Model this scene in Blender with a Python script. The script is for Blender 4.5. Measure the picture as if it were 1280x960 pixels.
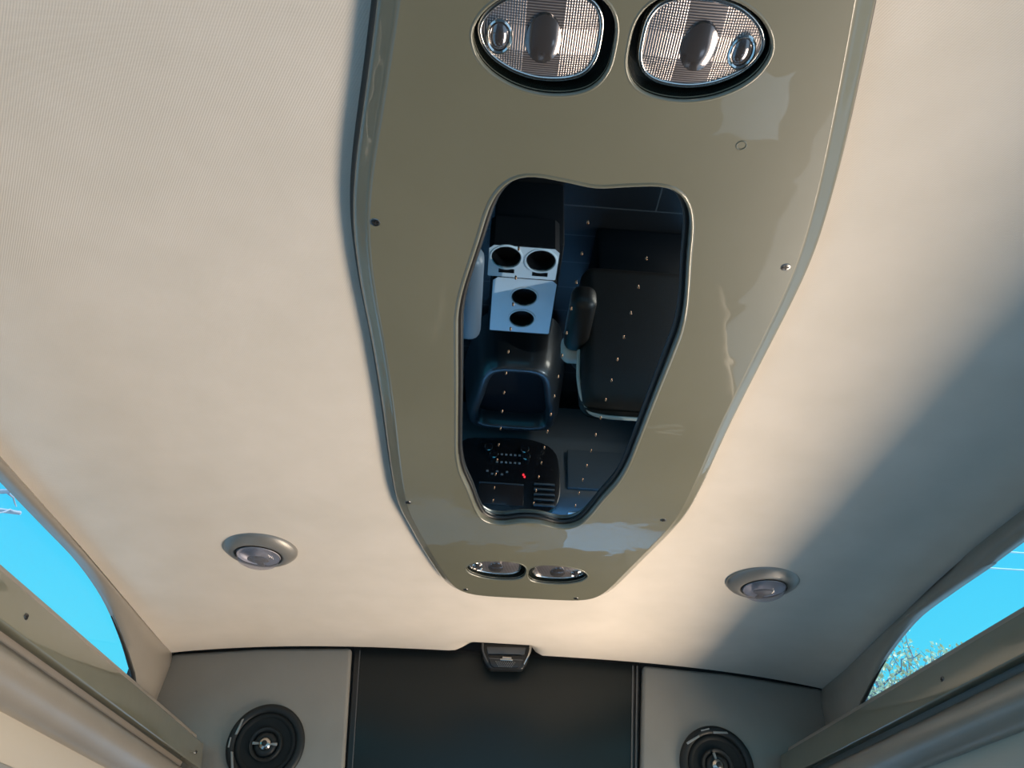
import bpy, bmesh, math, random
from mathutils import Vector, Matrix

for o in list(bpy.data.objects):
    bpy.data.objects.remove(o)
random.seed(7)
scene = bpy.context.scene
C = scene.collection

# ------------------------------------------------------------------ camera
# origin = the eye, x to the right of the van, y towards the windscreen, z up (metres)
FPX = 960.0
VF = Vector((559 - 640, 1190 - 480, FPX))
_k = (FPX * FPX + VF.x ** 2 + VF.y ** 2) / -(VF.x + VF.y * .043)
VL = VF + _k * Vector((1, .043, 0))
AY = VF.normalized(); AX = VL.normalized(); AZ = AX.cross(AY)
cam_d = bpy.data.cameras.new('camera')
cam = bpy.data.objects.new('camera', cam_d)
C.objects.link(cam)
cam_d.sensor_width = 36.0
cam_d.lens = FPX / 1280 * 36.0
cam_d.clip_start = .01
cam_d.clip_end = 300
# columns: camera right, camera up, camera back expressed in the van's axes
r_ = Vector((AX.x, AY.x, AZ.x)); u_ = -Vector((AX.y, AY.y, AZ.y)); b_ = -Vector((AX.z, AY.z, AZ.z))
cam.matrix_world = Matrix(((r_.x, u_.x, b_.x, 0), (r_.y, u_.y, b_.y, 0), (r_.z, u_.z, b_.z, 0), (0, 0, 0, 1)))
scene.camera = cam

# ------------------------------------------------------------------ light
scene.view_settings.view_transform = 'Standard'
scene.view_settings.look = 'None'
scene.view_settings.exposure = 0.0
scene.view_settings.gamma = 1.0
scene.view_settings.use_curve_mapping = False
scene.cycles.use_denoising = True
scene.cycles.max_bounces = 8
scene.cycles.transparent_max_bounces = 12
scene.cycles.sample_clamp_indirect = 6

SKY = (.40, .68, 1.0)
SKY_STRENGTH = 1.0
w = bpy.data.worlds.new('sky'); scene.world = w
w.use_nodes = True
nt = w.node_tree
bg = nt.nodes['Background']
tc = nt.nodes.new('ShaderNodeTexCoord')
sep = nt.nodes.new('ShaderNodeSeparateXYZ')
rmp = nt.nodes.new('ShaderNodeValToRGB')
nt.links.new(tc.outputs['Generated'], sep.inputs[0])
nt.links.new(sep.outputs['Z'], rmp.inputs[0])
rmp.color_ramp.elements[0].position = 0.0
rmp.color_ramp.elements[0].color = (.10, .12, .14, 1)
rmp.color_ramp.elements[1].position = 0.04
rmp.color_ramp.elements[1].color = (.12, .78, 1.05, 1)
for _p, _c in ((.26, (.105, .77, 1.06)), (.44, (.055, .66, 1.10)), (.62, (1.0, 2.15, 3.5))):      # cyan towards the horizon, dazzling overhead
    e = rmp.color_ramp.elements.new(_p); e.color = (*_c, 1)
nt.links.new(rmp.outputs[0], bg.inputs['Color'])
bg.inputs['Strength'].default_value = SKY_STRENGTH

# added area lamp standing in for sunlit paving, shining up under the right valance
ld = bpy.data.lights.new('paving_standin_lamp', 'AREA')
ld.shape = 'RECTANGLE'
ld.size = 2.6
ld.size_y = 1.4
ld.energy = 272
ld.color = (1.0, .80, .60)
lo = bpy.data.objects.new('paving_standin_lamp', ld)
C.objects.link(lo)
lo.location = (1.98, 2.05, -1.48)
_d = (Vector((-.05, 2.0, .7)) - lo.location).normalized()
_xa = Vector((0, 1, 0)); _za = -_d; _ya = _za.cross(_xa)
lo.matrix_world = Matrix.Translation(lo.location) @ Matrix((_xa, _ya, _za)).transposed().to_4x4()

sd = bpy.data.lights.new('sun', 'SUN'); sd.energy = 3.0; sd.angle = .0093; sd.color = (1.0, .93, .82)
so = bpy.data.objects.new('sun', sd); C.objects.link(so)
so.rotation_euler = Vector((1.0, -.30, .62)).to_track_quat('Z', 'Y').to_euler()

# ------------------------------------------------------------------ materials
def new_mat(name):
    m = bpy.data.materials.new(name); m.use_nodes = True
    return m, m.node_tree.nodes, m.node_tree.links, m.node_tree.nodes['Principled BSDF']

def pmat(name, col, rough=.5, metal=0.0, coat=0.0, coat_rough=.03, spec=.5, noise=0.0, nscale=30.0, bump=0.0, bscale=200.0, bdist=.001, emit=None, estr=0.0):
    m, N, L, b = new_mat(name)
    b.inputs['Base Color'].default_value = (*col, 1)
    b.inputs['Roughness'].default_value = rough
    b.inputs['Metallic'].default_value = metal
    b.inputs['Coat Weight'].default_value = coat
    b.inputs['Coat Roughness'].default_value = coat_rough
    b.inputs['Specular IOR Level'].default_value = spec
    t = N.new('ShaderNodeTexCoord')
    if noise:
        n = N.new('ShaderNodeTexNoise'); n.inputs['Scale'].default_value = nscale; n.inputs['Detail'].default_value = 4
        L.new(t.outputs['Object'], n.inputs['Vector'])
        r = N.new('ShaderNodeValToRGB')
        r.color_ramp.elements[0].position = .3; r.color_ramp.elements[1].position = .7
        r.color_ramp.elements[0].color = (*[c * (1 - noise) for c in col], 1)
        r.color_ramp.elements[1].color = (*[min(1, c * (1 + noise)) for c in col], 1)
        L.new(n.outputs['Fac'], r.inputs[0]); L.new(r.outputs[0], b.inputs['Base Color'])
    if bump:
        n2 = N.new('ShaderNodeTexNoise'); n2.inputs['Scale'].default_value = bscale; n2.inputs['Detail'].default_value = 3
        L.new(t.outputs['Object'], n2.inputs['Vector'])
        bp = N.new('ShaderNodeBump'); bp.inputs['Strength'].default_value = bump; bp.inputs['Distance'].default_value = bdist
        L.new(n2.outputs['Fac'], bp.inputs['Height']); L.new(bp.outputs[0], b.inputs['Normal'])
        if coat: L.new(bp.outputs[0], b.inputs['Coat Normal'])
    if emit:
        b.inputs['Emission Color'].default_value = (*emit, 1)
        b.inputs['Emission Strength'].default_value = estr
    return m

def math_node(N, L, op, a, b=None):
    n = N.new('ShaderNodeMath'); n.operation = op
    for i, v in enumerate((a, b)):
        if v is None: continue
        if isinstance(v, (int, float)): n.inputs[i].default_value = v
        else: L.new(v, n.inputs[i])
    return n.outputs[0]

def fabric_mat():
    m, N, L, b = new_mat('headliner_fabric')
    b.inputs['Roughness'].default_value = .95
    b.inputs['Specular IOR Level'].default_value = .15
    t = N.new('ShaderNodeTexCoord'); s = N.new('ShaderNodeSeparateXYZ')
    L.new(t.outputs['Object'], s.inputs[0])
    # twill: fine diagonal ribs crossed by a faint weft
    k = 2 * math.pi / .0030
    d1 = math_node(N, L, 'ADD', math_node(N, L, 'MULTIPLY', s.outputs['X'], k), math_node(N, L, 'MULTIPLY', s.outputs['Y'], k * .55))
    w1 = math_node(N, L, 'SINE', d1)
    w2 = math_node(N, L, 'SINE', math_node(N, L, 'MULTIPLY', s.outputs['Y'], k * .9))
    h = math_node(N, L, 'ADD', w1, math_node(N, L, 'MULTIPLY', w2, .5))
    n = N.new('ShaderNodeTexNoise'); n.inputs['Scale'].default_value = 9; n.inputs['Detail'].default_value = 5
    L.new(t.outputs['Object'], n.inputs['Vector'])
    r = N.new('ShaderNodeValToRGB')
    r.color_ramp.elements[0].position = .3; r.color_ramp.elements[1].position = .7
    r.color_ramp.elements[0].color = (.66, .605, .53, 1); r.color_ramp.elements[1].color = (.71, .65, .575, 1)
    L.new(n.outputs['Fac'], r.inputs[0])
    mx = N.new('ShaderNodeMix'); mx.data_type = 'RGBA'; mx.blend_type = 'MULTIPLY'
    g = math_node(N, L, 'ADD', math_node(N, L, 'MULTIPLY', h, .018), .98)
    mx.inputs['Factor'].default_value = 1.0
    L.new(r.outputs[0], mx.inputs['A']); L.new(g, mx.inputs['B'])
    L.new(mx.outputs['Result'], b.inputs['Base Color'])
    bp = N.new('ShaderNodeBump'); bp.inputs['Strength'].default_value = .14; bp.inputs['Distance'].default_value = .0005
    L.new(h, bp.inputs['Height']); L.new(bp.outputs[0], b.inputs['Normal'])
    return m

def olive_mat():
    m, N, L, b = new_mat('olive_gloss_paint')
    t = N.new('ShaderNodeTexCoord')
    n = N.new('ShaderNodeTexNoise'); n.inputs['Scale'].default_value = 3.5; n.inputs['Detail'].default_value = 5
    L.new(t.outputs['Object'], n.inputs['Vector'])
    r = N.new('ShaderNodeValToRGB')
    r.color_ramp.elements[0].position = .35; r.color_ramp.elements[1].position = .68
    r.color_ramp.elements[0].color = (.152, .150, .106, 1); r.color_ramp.elements[1].color = (.172, .169, .121, 1)
    L.new(n.outputs['Fac'], r.inputs[0]); L.new(r.outputs[0], b.inputs['Base Color'])
    b.inputs['Roughness'].default_value = .35
    b.inputs['Coat Weight'].default_value = 1.0
    b.inputs['Coat Roughness'].default_value = .02
    b.inputs['Coat IOR'].default_value = 1.5
    n2 = N.new('ShaderNodeTexNoise'); n2.inputs['Scale'].default_value = 11; n2.inputs['Detail'].default_value = 2
    L.new(t.outputs['Object'], n2.inputs['Vector'])
    bp = N.new('ShaderNodeBump'); bp.inputs['Strength'].default_value = .5; bp.inputs['Distance'].default_value = .002
    L.new(n2.outputs['Fac'], bp.inputs['Height']); L.new(bp.outputs[0], b.inputs['Coat Normal'])
    return m

def lens_mat():
    # prismatic lens: vertical flutes along the middle, square pyramids above and below
    m, N, L, b = new_mat('prismatic_lens')
    t = N.new('ShaderNodeTexCoord'); s = N.new('ShaderNodeSeparateXYZ')
    L.new(t.outputs['Object'], s.inputs[0])
    x, y = s.outputs['X'], s.outputs['Y']
    k = 2 * math.pi / .0025
    sx = math_node(N, L, 'SINE', math_node(N, L, 'MULTIPLY', x, k))
    sy = math_node(N, L, 'SINE', math_node(N, L, 'MULTIPLY', y, k))
    band = math_node(N, L, 'LESS_THAN', math_node(N, L, 'ABSOLUTE', y), .0125)
    col = math_node(N, L, 'LESS_THAN', math_node(N, L, 'ABSOLUTE', x), .018)
    nb = math_node(N, L, 'SUBTRACT', 1.0, band)
    nc = math_node(N, L, 'SUBTRACT', 1.0, col)
    usex = math_node(N, L, 'MAXIMUM', band, nc)
    h = math_node(N, L, 'ADD', math_node(N, L, 'MULTIPLY', sx, usex), math_node(N, L, 'MULTIPLY', sy, nb))
    hn = math_node(N, L, 'MULTIPLY_ADD', h, .5); 
    hn.node.inputs[2].default_value = .5
    r = N.new('ShaderNodeValToRGB')
    r.color_ramp.elements[0].position = .35; r.color_ramp.elements[1].position = 1.0
    r.color_ramp.elements[0].color = (.17, .155, .16, 1); r.color_ramp.elements[1].color = (.55, .50, .50, 1)
    L.new(hn, r.inputs[0]); L.new(r.outputs[0], b.inputs['Base Color'])
    b.inputs['Metallic'].default_value = .75
    b.inputs['Roughness'].default_value = .28
    b.inputs['Coat Weight'].default_value = .6
    bp = N.new('ShaderNodeBump'); bp.inputs['Strength'].default_value = .4; bp.inputs['Distance'].default_value = .0005
    L.new(h, bp.inputs['Height']); L.new(bp.outputs[0], b.inputs['Normal'])
    return m

def glass_mat(name, tint, refl=.06):
    m = bpy.data.materials.new(name); m.use_nodes = True
    N, L = m.node_tree.nodes, m.node_tree.links
    N.remove(N['Principled BSDF'])
    tr = N.new('ShaderNodeBsdfTransparent'); tr.inputs[0].default_value = (*tint, 1)
    gl = N.new('ShaderNodeBsdfGlossy'); gl.inputs['Roughness'].default_value = .02
    mx = N.new('ShaderNodeMixShader'); mx.inputs[0].default_value = refl
    L.new(tr.outputs[0], mx.inputs[1]); L.new(gl.outputs[0], mx.inputs[2])
    L.new(mx.outputs[0], N['Material Output'].inputs['Surface'])
    return m

def plank_mat():
    m, N, L, b = new_mat('dark_plank_floor')
    t = N.new('ShaderNodeTexCoord')
    br = N.new('ShaderNodeTexBrick')
    br.inputs['Scale'].default_value = 1.0
    br.inputs['Brick Width'].default_value = 1.3
    br.inputs['Row Height'].default_value = .16
    br.inputs['Mortar Size'].default_value = .003
    br.inputs['Color1'].default_value = (.0045, .004, .004, 1)
    br.inputs['Color2'].default_value = (.007, .006, .0055, 1)
    br.inputs['Mortar'].default_value = (.05, .047, .043, 1)
    L.new(t.outputs['Object'], br.inputs['Vector']); L.new(br.outputs['Color'], b.inputs['Base Color'])
    b.inputs['Roughness'].default_value = .45
    return m

def dome_mat():
    m, N, L, b = new_mat('frosted_dome_glass')
    b.inputs['Base Color'].default_value = (.42, .41, .44, 1); b.inputs['Roughness'].default_value = .08; b.inputs['Coat Weight'].default_value = 1
    tr = N.new('ShaderNodeBsdfTransparent'); tr.inputs[0].default_value = (.85, .85, .9, 1)
    mx = N.new('ShaderNodeMixShader'); mx.inputs[0].default_value = .22
    L.new(tr.outputs[0], mx.inputs[1]); L.new(b.outputs[0], mx.inputs[2]); L.new(mx.outputs[0], N['Material Output'].inputs['Surface'])
    return m

M = {}
M['fabric'] = fabric_mat()
M['olive'] = olive_mat()
M['lens'] = lens_mat()
M['vinyl'] = pmat('grey_vinyl', (.265, .252, .222), .42, bump=.35, bscale=350, bdist=.0006, noise=.05, nscale=8)
M['vinyl_tan'] = pmat('taupe_vinyl', (.27, .24, .20), .34, coat=.35, coat_rough=.28, bump=.35, bscale=350, bdist=.0006, noise=.05, nscale=8)
M['vinyl_beige'] = pmat('beige_vinyl', (.50, .44, .35), .5, bump=.3, bscale=350, bdist=.0006)
M['mirror'] = pmat('smoked_mirror', (.42, .52, .60), .012, 1.0)
M['stud'] = pmat('copper_stud', (.45, .23, .12), .25, 1.0)
M['gasket'] = pmat('black_gasket', (.012, .013, .013), .35)
M['pocket'] = pmat('dark_green_black_plastic', (.012, .017, .014), .25, coat=.6)
M['chrome'] = pmat('chrome', (.75, .74, .72), .12, 1.0)
M['dark_chrome'] = pmat('dark_reflector', (.24, .225, .23), .12, .85)
M['screw'] = pmat('dark_steel_screw', (.20, .20, .20), .3, 1.0)
M['screw_slot'] = pmat('screw_recess_black', (.01, .01, .01), .6)
M['puck'] = pmat('satin_grey_plastic', (.27, .26, .24), .38, metal=.35)
M['clear'] = dome_mat()
M['puck_in'] = pmat('silver_reflector', (.52, .51, .54), .45, .35)
M['puck_dark'] = pmat('dark_bulb_shield', (.09, .09, .09), .4)
M['screen'] = pmat('dark_screen', (.011, .016, .017), .30, spec=.35)
M['bezel'] = pmat('black_bezel_plastic', (.016, .018, .020), .35)
M['bezel_line'] = pmat('bezel_edge_grey', (.10, .10, .10), .3)
M['spk'] = pmat('black_speaker_plastic', (.015, .018, .019), .5, spec=.35)
M['spk_cone'] = pmat('speaker_cone', (.009, .012, .013), .6, spec=.25, bump=.5, bscale=900, bdist=.0008)
M['spk_accent'] = pmat('speaker_accent_grey', (.30, .30, .29), .35, metal=.4)
M['tweeter'] = pmat('silver_tweeter', (.55, .53, .50), .22, 1.0)
M['glass_side'] = glass_mat('tinted_window_glass', (.95, .98, .98), .03)
M['glass_front'] = glass_mat('clear_windscreen_glass', (.86, .93, .97), .04)
M['floor'] = plank_mat()
M['shell'] = pmat('dark_shell', (.05, .05, .05), .8)
M['wall_low'] = pmat('lower_wall_trim', (.13, .125, .115), .7, noise=.04)
M['ground'] = pmat('concrete_ground', (.30, .30, .295), .9, noise=.2, nscale=3)
M['white_console'] = pmat('white_console_plastic', (.72, .74, .76), .35)
M['dash'] = pmat('blue_grey_dash', (.085, .095, .105), .45, bump=.3, bscale=300, bdist=.0008)
M['black'] = pmat('matte_black', (.005, .005, .006), .6, spec=.15)
M['stack'] = pmat('gloss_black_fascia', (.010, .010, .012), .2)
M['screen_brown'] = pmat('dead_display', (.035, .028, .028), .12)
M['led'] = pmat('red_indicator', (.5, .02, .02), .4, emit=(1, .03, .04), estr=3.0)
M['icon'] = pmat('pale_button_legend', (.30, .31, .32), .5)
M['leather'] = pmat('black_leather', (.011, .008, .006), .42, spec=.35, bump=.4, bscale=250, bdist=.001)
M['piping'] = pmat('pale_piping', (.55, .52, .46), .35)
M['arm_pale'] = pmat('pale_armrest', (.42, .45, .48), .4)
M['arm_blue'] = pmat('blue_grey_armrest', (.15, .18, .22), .4)
M['tray'] = pmat('dark_tray_plastic', (.016, .018, .020), .4, coat=.6, coat_rough=.15)
M['bark'] = pmat('pale_bark', (.50, .47, .52), .9, noise=.2, nscale=5)
M['bark_grey'] = pmat('grey_bark', (.26, .26, .33), .9, noise=.2, nscale=5)
M['leaf'] = pmat('autumn_leaf', (.80, .68, .42), .7, noise=.3, nscale=.9)
M['cable'] = pmat('pale_cable', (.85, .9, .92), .5)
M['seal'] = pmat('black_window_seal', (.01, .011, .012), .5)

# ------------------------------------------------------------------ mesh helpers
def tag(o, label=None, cat=None, group=None, kind=None):
    if label: o['label'] = label
    if cat: o['category'] = cat
    if group: o['group'] = group
    if kind: o['kind'] = kind
    return o

def empty(name, loc, label, cat, group=None):
    o = bpy.data.objects.new(name, None); C.objects.link(o)
    o.location = loc; o.empty_display_size = .05
    return tag(o, label, cat, group)

def root_loc(o):
    while o.parent: o = o.parent
    return Vector(o.location)

class MB:
    def __init__(s): s.bm = bmesh.new()
    def box(s, a, b, bev=0.0, seg=2):
        t = bmesh.new(); bmesh.ops.create_cube(t, size=1)
        a, b = Vector(a), Vector(b)
        for v in t.verts: v.co = Vector([(a[i] + b[i]) / 2 + v.co[i] * abs(b[i] - a[i]) for i in range(3)])
        if bev: bmesh.ops.bevel(t, geom=list(t.edges), offset=bev, segments=seg, affect='EDGES', profile=.5)
        return s.join(t)
    def join(s, t, mat=None):
        if mat: bmesh.ops.transform(t, matrix=mat, verts=list(t.verts))
        me = bpy.data.meshes.new('tmp'); t.to_mesh(me); t.free(); s.bm.from_mesh(me); bpy.data.meshes.remove(me)
        return s
    def loft(s, rings, closed=True, cap0=False, cap1=False):
        vs = [[s.bm.verts.new(p) for p in r] for r in rings]
        n = len(vs[0])
        for i in range(len(vs) - 1):
            for j in range(n if closed else n - 1):
                k = (j + 1) % n
                s.bm.faces.new((vs[i][j], vs[i][k], vs[i + 1][k], vs[i + 1][j]))
        if cap0: s.bm.faces.new(list(reversed(vs[0])))
        if cap1: s.bm.faces.new(vs[-1])
        return s
    def prism(s, pts, axis, a, b, bev=0.0, seg=2):
        """outline of 2-D points, extruded along an axis from a to b"""
        t = bmesh.new()
        def P(p, h):
            if axis == 'x': return Vector((h, p[0], p[1]))
            if axis == 'y': return Vector((p[0], h, p[1]))
            return Vector((p[0], p[1], h))
        v0 = [t.verts.new(P(p, a)) for p in pts]; v1 = [t.verts.new(P(p, b)) for p in pts]
        n = len(pts)
        t.faces.new(list(reversed(v0))); t.faces.new(v1)
        for i in range(n): t.faces.new((v0[i], v0[(i + 1) % n], v1[(i + 1) % n], v1[i]))
        bmesh.ops.recalc_face_normals(t, faces=list(t.faces))
        if bev: bmesh.ops.bevel(t, geom=list(t.edges), offset=bev, segments=seg, affect='EDGES', profile=.5)
        return s.join(t)
    def lathe(s, prof, mat, n=40, sx=1.0, sy=1.0):
        """profile of (radius, height) turned about z, then placed with mat"""
        t = bmesh.new()
        rings = []
        for r, h in prof:
            if r < 1e-6: rings.append([t.verts.new((0, 0, h))])
            else: rings.append([t.verts.new((r * sx * math.cos(2 * math.pi * i / n), r * sy * math.sin(2 * math.pi * i / n), h)) for i in range(n)])
        for A, B in zip(rings, rings[1:]):
            for i in range(n):
                k = (i + 1) % n
                if len(A) == 1 and len(B) == 1: continue
                if len(A) == 1: t.faces.new((A[0], B[k], B[i]))
                elif len(B) == 1: t.faces.new((A[i], A[k], B[0]))
                else: t.faces.new((A[i], A[k], B[k], B[i]))
        bmesh.ops.recalc_face_normals(t, faces=list(t.faces))
        return s.join(t, mat)
    def tube(s, pts, r0, r1=None, n=8, caps=True):
        r1 = r0 if r1 is None else r1
        pts = [Vector(p) for p in pts]; rings = []
        for i, p in enumerate(pts):
            d = (pts[min(i + 1, len(pts) - 1)] - pts[max(i - 1, 0)]).normalized()
            a = d.cross(Vector((0, 0, 1)))
            if a.length < 1e-3: a = d.cross(Vector((1, 0, 0)))
            a.normalize(); b = d.cross(a)
            r = r0 + (r1 - r0) * i / max(1, len(pts) - 1)
            rings.append([p + (a * math.cos(2 * math.pi * k / n) + b * math.sin(2 * math.pi * k / n)) * r for k in range(n)])
        return s.loft(rings, True, caps, caps)
    def build(s, name, mat, parent=None, local=False, smooth=True, angle=35, flip=False, recalc=False):
        if recalc: bmesh.ops.recalc_face_normals(s.bm, faces=list(s.bm.faces))
        if flip: bmesh.ops.reverse_faces(s.bm, faces=list(s.bm.faces))
        if parent is not None and not local:
            bmesh.ops.translate(s.bm, vec=-root_loc(parent), verts=list(s.bm.verts))
        me = bpy.data.meshes.new(name); s.bm.to_mesh(me); s.bm.free()
        me.materials.append(mat)
        if smooth:
            me.polygons.foreach_set('use_smooth', [True] * len(me.polygons))
            me.set_sharp_from_angle(angle=math.radians(angle))
        o = bpy.data.objects.new(name, me); C.objects.link(o)
        if parent is not None: o.parent = parent
        return o

def struct(o): o['kind'] = 'structure'; return o

def copy_tree(o, parent=None):
    c = o.copy(); C.objects.link(c)
    if parent is not None: c.parent = parent
    for ch in list(o.children): copy_tree(ch, c)
    return c

def spline(pts, n, closed=True):
    """Catmull-Rom through pts, resampled to n points evenly spaced along the length"""
    P = [Vector(p) for p in pts]; m = len(P); out = []
    segs = m if closed else m - 1
    for i in range(segs):
        if closed: a, b, c, d = P[(i - 1) % m], P[i], P[(i + 1) % m], P[(i + 2) % m]
        else: a, b, c, d = P[max(i - 1, 0)], P[i], P[i + 1], P[min(i + 2, m - 1)]
        for k in range(16):
            t = k / 16
            out.append(.5 * ((2 * b) + (c - a) * t + (2 * a - 5 * b + 4 * c - d) * t * t + (3 * b - a - 3 * c + d) * t ** 3))
    out.append(out[0].copy() if closed else P[-1].copy())
    L = [0]
    for i in range(1, len(out)): L.append(L[-1] + (out[i] - out[i - 1]).length)
    res = []; j = 0; cnt = n if closed else n - 1
    for k in range(n):
        s = L[-1] * k / cnt
        while j < len(L) - 2 and L[j + 1] < s: j += 1
        f = (s - L[j]) / max(1e-9, L[j + 1] - L[j])
        res.append(out[j].lerp(out[j + 1], f))
    return res

def offset2(loop, d):
    """2-D closed loop pushed outwards by d (loop counter-clockwise or clockwise alike)"""
    n = len(loop)
    area = sum(loop[i].x * loop[(i + 1) % n].y - loop[(i + 1) % n].x * loop[i].y for i in range(n))
    sg = 1 if area > 0 else -1
    r = []
    for i in range(n):
        t = (loop[(i + 1) % n] - loop[i - 1]).normalized()
        r.append(loop[i] + Vector((t.y, -t.x)) * d * sg)
    return r

def ring3(loop, z): return [Vector((p.x, p.y, z)) for p in loop]

# ------------------------------------------------------------------ the setting
XC = .105                       # middle line of the roof
def smooth(a, b, t):
    t = max(0, min(1, (t - a) / (b - a))); return t * t * (3 - 2 * t)
def edge_left(y): return -.869
def edge_right(y): return 1.004 + .075 * smooth(1.2, 2.37, y)
def ceil_z(x, y):
    hw = (edge_right(y) - XC) if x > XC else (XC - edge_left(y))
    u = abs(x - XC) / hw
    z = .730 - (.038 + .014 * smooth(1.5, 2.37, y)) * u ** 3
    # scoop above the little latch unit at the front edge
    z += .034 * smooth(-.05, .03, x) * (1 - smooth(.19, .215, x)) * smooth(2.25, 2.34, y)
    # front edge turns up into the joint with the bulkhead
    z += .03 * smooth(2.345, 2.366, y) ** 2
    return z

m = MB()
ys = [-1.2 + i * .06 for i in range(58)] + [2.25 + i * .012 for i in range(8)] + [2.342, 2.348, 2.353, 2.357, 2.360, 2.363, 2.366]
ys = sorted(y for y in ys if y <= 2.3661)
nx = 96
rows = []
for y in ys:
    a, b = edge_left(y), edge_right(y)
    rows.append([Vector((a + (b - a) * i / nx, y, ceil_z(a + (b - a) * i / nx, y))) for i in range(nx + 1)])
m.loft(rows, closed=False)
ceiling = struct(m.build('ceiling', M['fabric'], angle=60))
m = MB(); m.box((-1.0, -1.2, .80), (1.2, 2.45, .83))
roof = struct(m.build('trim_1', M['shell']))           # outer roof skin above the headliner

m = MB(); m.box((-.95, -1.2, -1.10), (1.16, 3.75, -1.05))
struct(m.build('floor', M['floor']))
m = MB(); m.box((1.115, -1.2, .757), (1.15, 2.45, .805)); m.box((1.083, -1.2, .712), (1.10, 2.45, .78)); m.box((1.075, 2.367, .68), (1.2, 2.41, .805)); m.box((1.081, 2.22, .684), (1.13, 2.41, .80))
struct(m.build('trim_14', M['shell']))                 # unseen blocks along the right roof edge, added to stop sun leaks
m = MB(); m.box((-.96, -1.2, .748), (-.935, 2.45, .805)); m.box((-.925, -1.2, .715), (-.91, 2.45, .78)); m.box((-1.0, 2.367, .68), (-.87, 2.41, .805)); m.box((-.92, 2.22, .684), (-.872, 2.41, .80))
struct(m.build('trim_15', M['shell']))                 # the same added light blocks along the left roof edge, unseen
m = MB(); m.box((-60, -60, -1.56), (60, 60, -1.52))
struct(m.build('trim_2', M['ground']))                 # the ground the van is parked on

# bulkhead over the cab
m = MB(); m.box((-1.0, 2.405, .30), (1.2, 2.44, .80))
struct(m.build('wall_front', M['shell']))

# side walls: padded vinyl band between the headliner and the arched window
def band(edge, glass, sgn, name):
    n = 90
    E = spline(edge, n, False); G = spline(glass, n, False)
    rings = []
    for e, g in zip(E, G):
        ln = (g - e).length
        inb = Vector((-sgn, 0, -.35)).normalized()
        r = [e + Vector((sgn * .02, 0, .02)), e + Vector((sgn * .004, 0, .006)), e.copy()]
        for t in (.12, .3, .5, .7, .88):
            r.append(e.lerp(g, t) + inb * (min(.020, .45 * ln) * math.sin(math.pi * t ** 1.25) ** .8))
        r += [g.copy(), g + Vector((sgn * .003, 0, .001)), g + Vector((sgn * .007, 0, .002)), g + Vector((sgn * .013, 0, .003))]
        rings.append(r)
    b = MB(); b.loft(rings, closed=False)
    return b.build(name, M['vinyl_tan'], angle=70, flip=(sgn < 0))

EL = [(-.869, -1.2, .692), (-.869, 0, .692), (-.869, 1.25, .693), (-.869, 1.6, .690), (-.869, 1.9, .684), (-.869, 2.2, .678), (-.869, 2.352, .679), (-.871, 2.385, .655), (-.877, 2.385, .60), (-.884, 2.385, .54), (-.89, 2.385, .44)]
GL = [(-.873, -1.2, .664), (-.873, 0, .664), (-.873, 1.25, .667), (-.873, 1.486, .668), (-.873, 1.68, .668), (-.873, 1.85, .651), (-.873, 1.994, .617), (-.873, 2.07, .593), (-.873, 2.13, .570), (-.873, 2.183, .544), (-.873, 2.24, .44)]
ER = [(1.004, -1.2, .692), (1.004, 0, .692), (1.005, 1.25, .693), (1.018, 1.5, .690), (1.046, 1.876, .686), (1.068, 2.15, .680), (1.079, 2.352, .679), (1.079, 2.385, .655), (1.079, 2.385, .60), (1.079, 2.385, .54), (1.079, 2.385, .44)]
GR = [(1.01, -1.2, .655), (1.01, 0, .655), (1.012, 1.24, .650), (1.014, 1.35, .648), (1.022, 1.543, .655), (1.032, 1.705, .657), (1.047, 1.89, .635), (1.056, 1.99, .613), (1.062, 2.064, .592), (1.069, 2.15, .558), (1.074, 2.24, .44)]
wl = struct(band(EL, GL, -1, 'wall_left'))
wr = struct(band(ER, GR, 1, 'wall_right'))

def window(name, glass, sgn):
    b = MB()
    n = 60
    G = spline(glass, n, False)
    pts = [g + Vector((sgn * .010, 0, .003)) for g in G]
    low = [Vector((p.x, p.y, .42)) for p in pts]
    up = [Vector((p.x, p.y, p.z + .02)) for p in pts]
    b.loft([[low[i], up[i], up[i] + Vector((sgn * .004, 0, 0)), low[i] + Vector((sgn * .004, 0, 0))] for i in range(n)], True, True, True)
    o = struct(b.build(name, M['glass_side'], recalc=True))
    s = MB()
    path = [g + Vector((sgn * .008, 0, -.001)) for g in spline(glass, 90, False)]
    s.tube([p for p in path if p.y > 1.9], .0015, .007, n=8)
    q = s.build('seal', M['seal'], o)
    q['label'] = 'black rubber window seal'
    return o
window('window_1', GL, -1)
window('window_2', GR, 1)

m = MB(); m.box((1.095, -1.2, .415), (1.27, 3.0, .43), .004)
struct(m.build('trim_11', M['shell']))                 # unseen ledge added to keep the paving lamp's light out of the window
# lower walls; the right side door stands open, its header sits behind the right valance
m = MB(); m.box((-.95, -1.2, .18), (-.90, 3.75, .43))
struct(m.build('trim_13', M['wall_low']))
m = MB(); m.box((-.95, -1.2, -1.05), (-.90, 3.75, -.72))
for y in (-1.2, .55, 2.30, 3.67): m.box((-.95, y, -.73), (-.90, y + .08, .19))
struct(m.build('wall_rear_left', M['wall_low']))
m = MB(); m.box((1.04, -1.2, .27), (1.094, 2.404, .43), .004)
struct(m.build('trim_3', M['wall_low']))
m = MB(); m.box((1.10, 2.75, -1.05), (1.15, 3.75, .41))
struct(m.build('wall_rear_right', M['wall_low']))

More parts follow.
